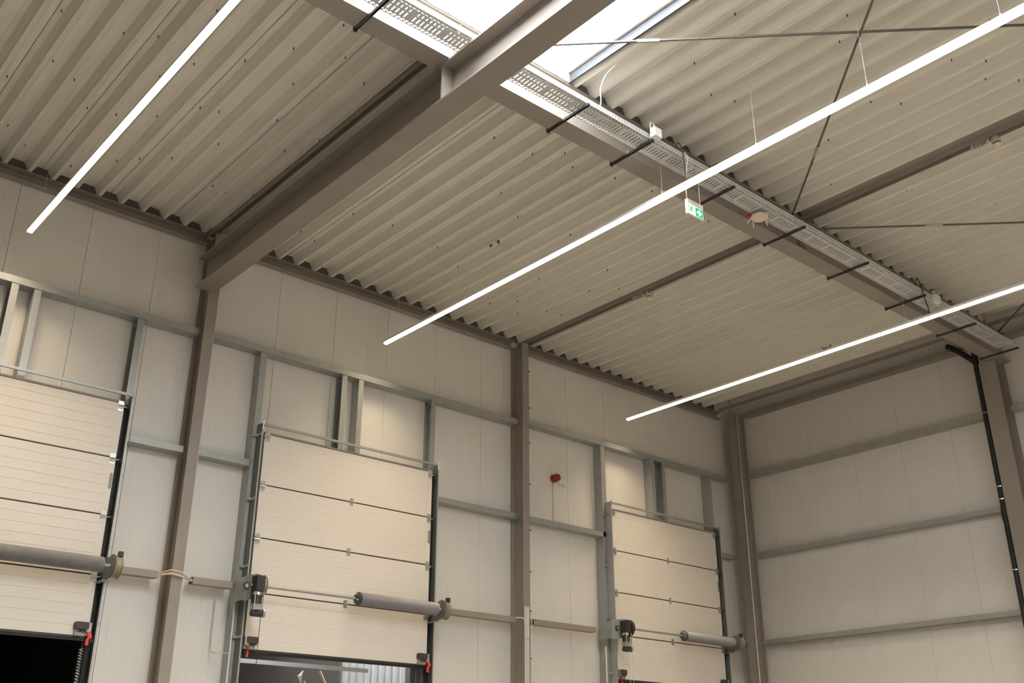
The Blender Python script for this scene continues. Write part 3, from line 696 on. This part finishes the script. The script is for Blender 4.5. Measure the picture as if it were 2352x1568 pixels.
# cable remnants hanging from the deck
for x, y, lab in ((2.50 + 23 * PITCH, 9.42, 'short dark wire loop hanging from the deck above the longest lamp'), (2.50 + 43 * PITCH, 9.38, 'short dark wire loop hanging from the deck above the lamp near the gable')):
    tube_thing('wire_loop', arc([(x, y - .10, ZD - .005), (x, y - .07, ZD - .05), (x, y, ZD - .035), (x, y + .05, ZD - .05), (x, y + .10, ZD - .005)]), .008, 'dark', lab, 'wire')
for i, (x, y, lab) in enumerate(((CLIPX, 10.52, 'left of two small dark clips on a deck rib'), (CLIPX, 10.35, 'right of two small dark clips on a deck rib'))):
    t = thing('deck_clip', (x, y, ZD - .05), lab, 'clip')
    MB().box(x - .012, x + .012, y - .02, y + .02, ZD - .02, ZD).build('clip_body', 'dark', t); MB().tube([(x, y, ZD - .02), (x - .02, y, ZD - .05)], .006, 6).build('clip_tail', 'dark', t)

# red sounder on the wall
t = thing('alarm_sounder', (12.49, 13.08, 5.05), 'red alarm sounder with a white tag on the wall between the doors', 'alarm')
MB().tube([(12.46, 13.14, 5.13), (12.46, 13.09, 5.13)], .075, 20).build('base', 'sred', t)
MB().tube([(12.46, 13.09, 5.13), (12.455, 13.05, 5.13), (12.45, 13.01, 5.13)], [.062, .07, .066], 20).build('horn', 'sred', t)
MB().box(12.60, 12.78, 13.13, 13.145, 5.035, 5.10).build('tag', 'white', t); MB().box(12.62, 12.76, 13.128, 13.1305, 5.055, 5.064).build('tag_print', 'ink', t)
MB().tube([(12.445, 13.14, 5.07), (12.445, 13.14, 4.30)], .007, 6).build('cable', 'cable', t)

# conduits and loose cables on the columns
t = thing('cable_conduit', (11.49, 12.8, ZF), 'three white conduits side by side down the middle column', 'conduit')
for x in (11.452, 11.488, 11.522): MB().tube(arc([(x, 12.80, ZF), (x, 12.80, 2.40), (x, 12.80, 2.46), (x - .004, 12.803, 2.50)]), .012, 8).build('conduit', 'wcable', t)
for z in (2.20, 1.35, .5, -.4): MB().box(11.435, 11.54, 12.785, 12.817, z, z + .02).build('conduit_clip', 'chrome', t)
tube_thing('trunking_link_cable', arc([(11.33, 12.95, 2.53), (11.40, 12.86, 2.535), (11.44, 12.81, 2.51), (11.455, 12.80, 2.46)]), .010, 'wcable', 'white cable from the trunking to the conduits on the middle column', 'cable')
tube_thing('trunking_link_cable', arc([(11.74, 12.95, 2.50), (11.66, 12.86, 2.50), (11.60, 12.81, 2.47), (11.600, 12.805, 2.30), (11.600, 12.805, ZF)]), .006, 'wcable', 'thin pale cable down the right edge of the middle column', 'cable')
for i, (dz, dy, lab) in enumerate(((.03, 0, 'upper'), (.0, .015, 'middle'), (-.02, -.01, 'lower'))):
    tube_thing('trunking_link_cable', arc([(5.22, 12.96, 2.47 + dz * .3), (5.31, 12.86 + dy, 2.49 + dz * .6), (5.39, 12.79 + dy, 2.505 + dz), (5.52, 12.785 + dy, 2.49 + dz), (5.64, 12.85 + dy, 2.46 + dz * .6), (5.78, 12.96, 2.47 + dz * .3)]), .011, 'cable', lab + ' tan cable bridging the trunking gap across the main column', 'cable')
tube_thing('corner_conduit', [(17.545, 12.69, 7.5), (17.535, 12.69, 5.0), (17.52, 12.69, 2.5), (17.505, 12.69, ZF)], .011, 'wcable', 'thin white conduit running down the corner column', 'conduit')
tube_thing('column_side_conduit', [(5.571, 12.84, 6.45), (5.571, 12.84, ZF)], .008, 'wcable', 'thin pale conduit down the right edge of the main column', 'conduit')
tube_thing('jamb_cable', arc([(6.18, 13.10, 2.30), (6.18, 13.10, 1.75), (6.19, 13.08, 1.62), (6.28, 12.96, 1.60), (6.36, 12.94, 1.60)]), .007, 'cable', 'tan cable hanging beside the left jamb of the middle door', 'cable')
tube_thing('jamb_conduit', [(6.375, 12.93, 2.25), (6.375, 12.93, ZF)], .010, 'wcable', 'white conduit along the left jamb of the middle door', 'conduit')
tube_thing('jamb_conduit', [(13.46, 12.93, 2.25), (13.46, 12.93, ZF)], .012, 'wcable', 'white conduit along the left jamb of the right door', 'conduit')

tube_thing('coiled_cable', [(4.43 + .022 * math.cos(a * .8), 12.84 + .022 * math.sin(a * .8), 1.50 - a * .0042) for a in range(0, 300)], .006, 'galv', 'grey coiled cable hanging at the right jamb of the left door', 'cable', 6)
tube_thing('coiled_cable', [(9.46 + .02 * math.cos(a * .8), 12.84 + .02 * math.sin(a * .8), 1.48 - a * .0042) for a in range(0, 300)], .006, 'dark', 'black coiled cable hanging at the right jamb of the middle door', 'cable', 6)

# downpipe at the gable column
t = thing('downpipe', (17.60, 7.43, ZF), 'black rainwater downpipe beside the gable column', 'pipe')
MB().tube(arc([(17.62, 7.43, ZF), (17.62, 7.43, 6.9), (17.62, 7.435, 7.02), (17.62, 7.50, 7.12), (17.62, 7.75, 7.38), (17.62, 7.90, 7.50)], 6), .052, 16).build('pipe', 'black', t, smooth=True)
MB().tube([(17.62, 7.43, 4.15), (17.62, 7.43, 4.36)], .060, 16).build('sleeve', 'black', t)
for z in (6.06, 4.72, 4.50, 3.30, 1.8): MB().tube([(17.62, 7.43, z), (17.62, 7.43, z + .018)], .058, 16).build('pipe_clip', 'chrome', t)
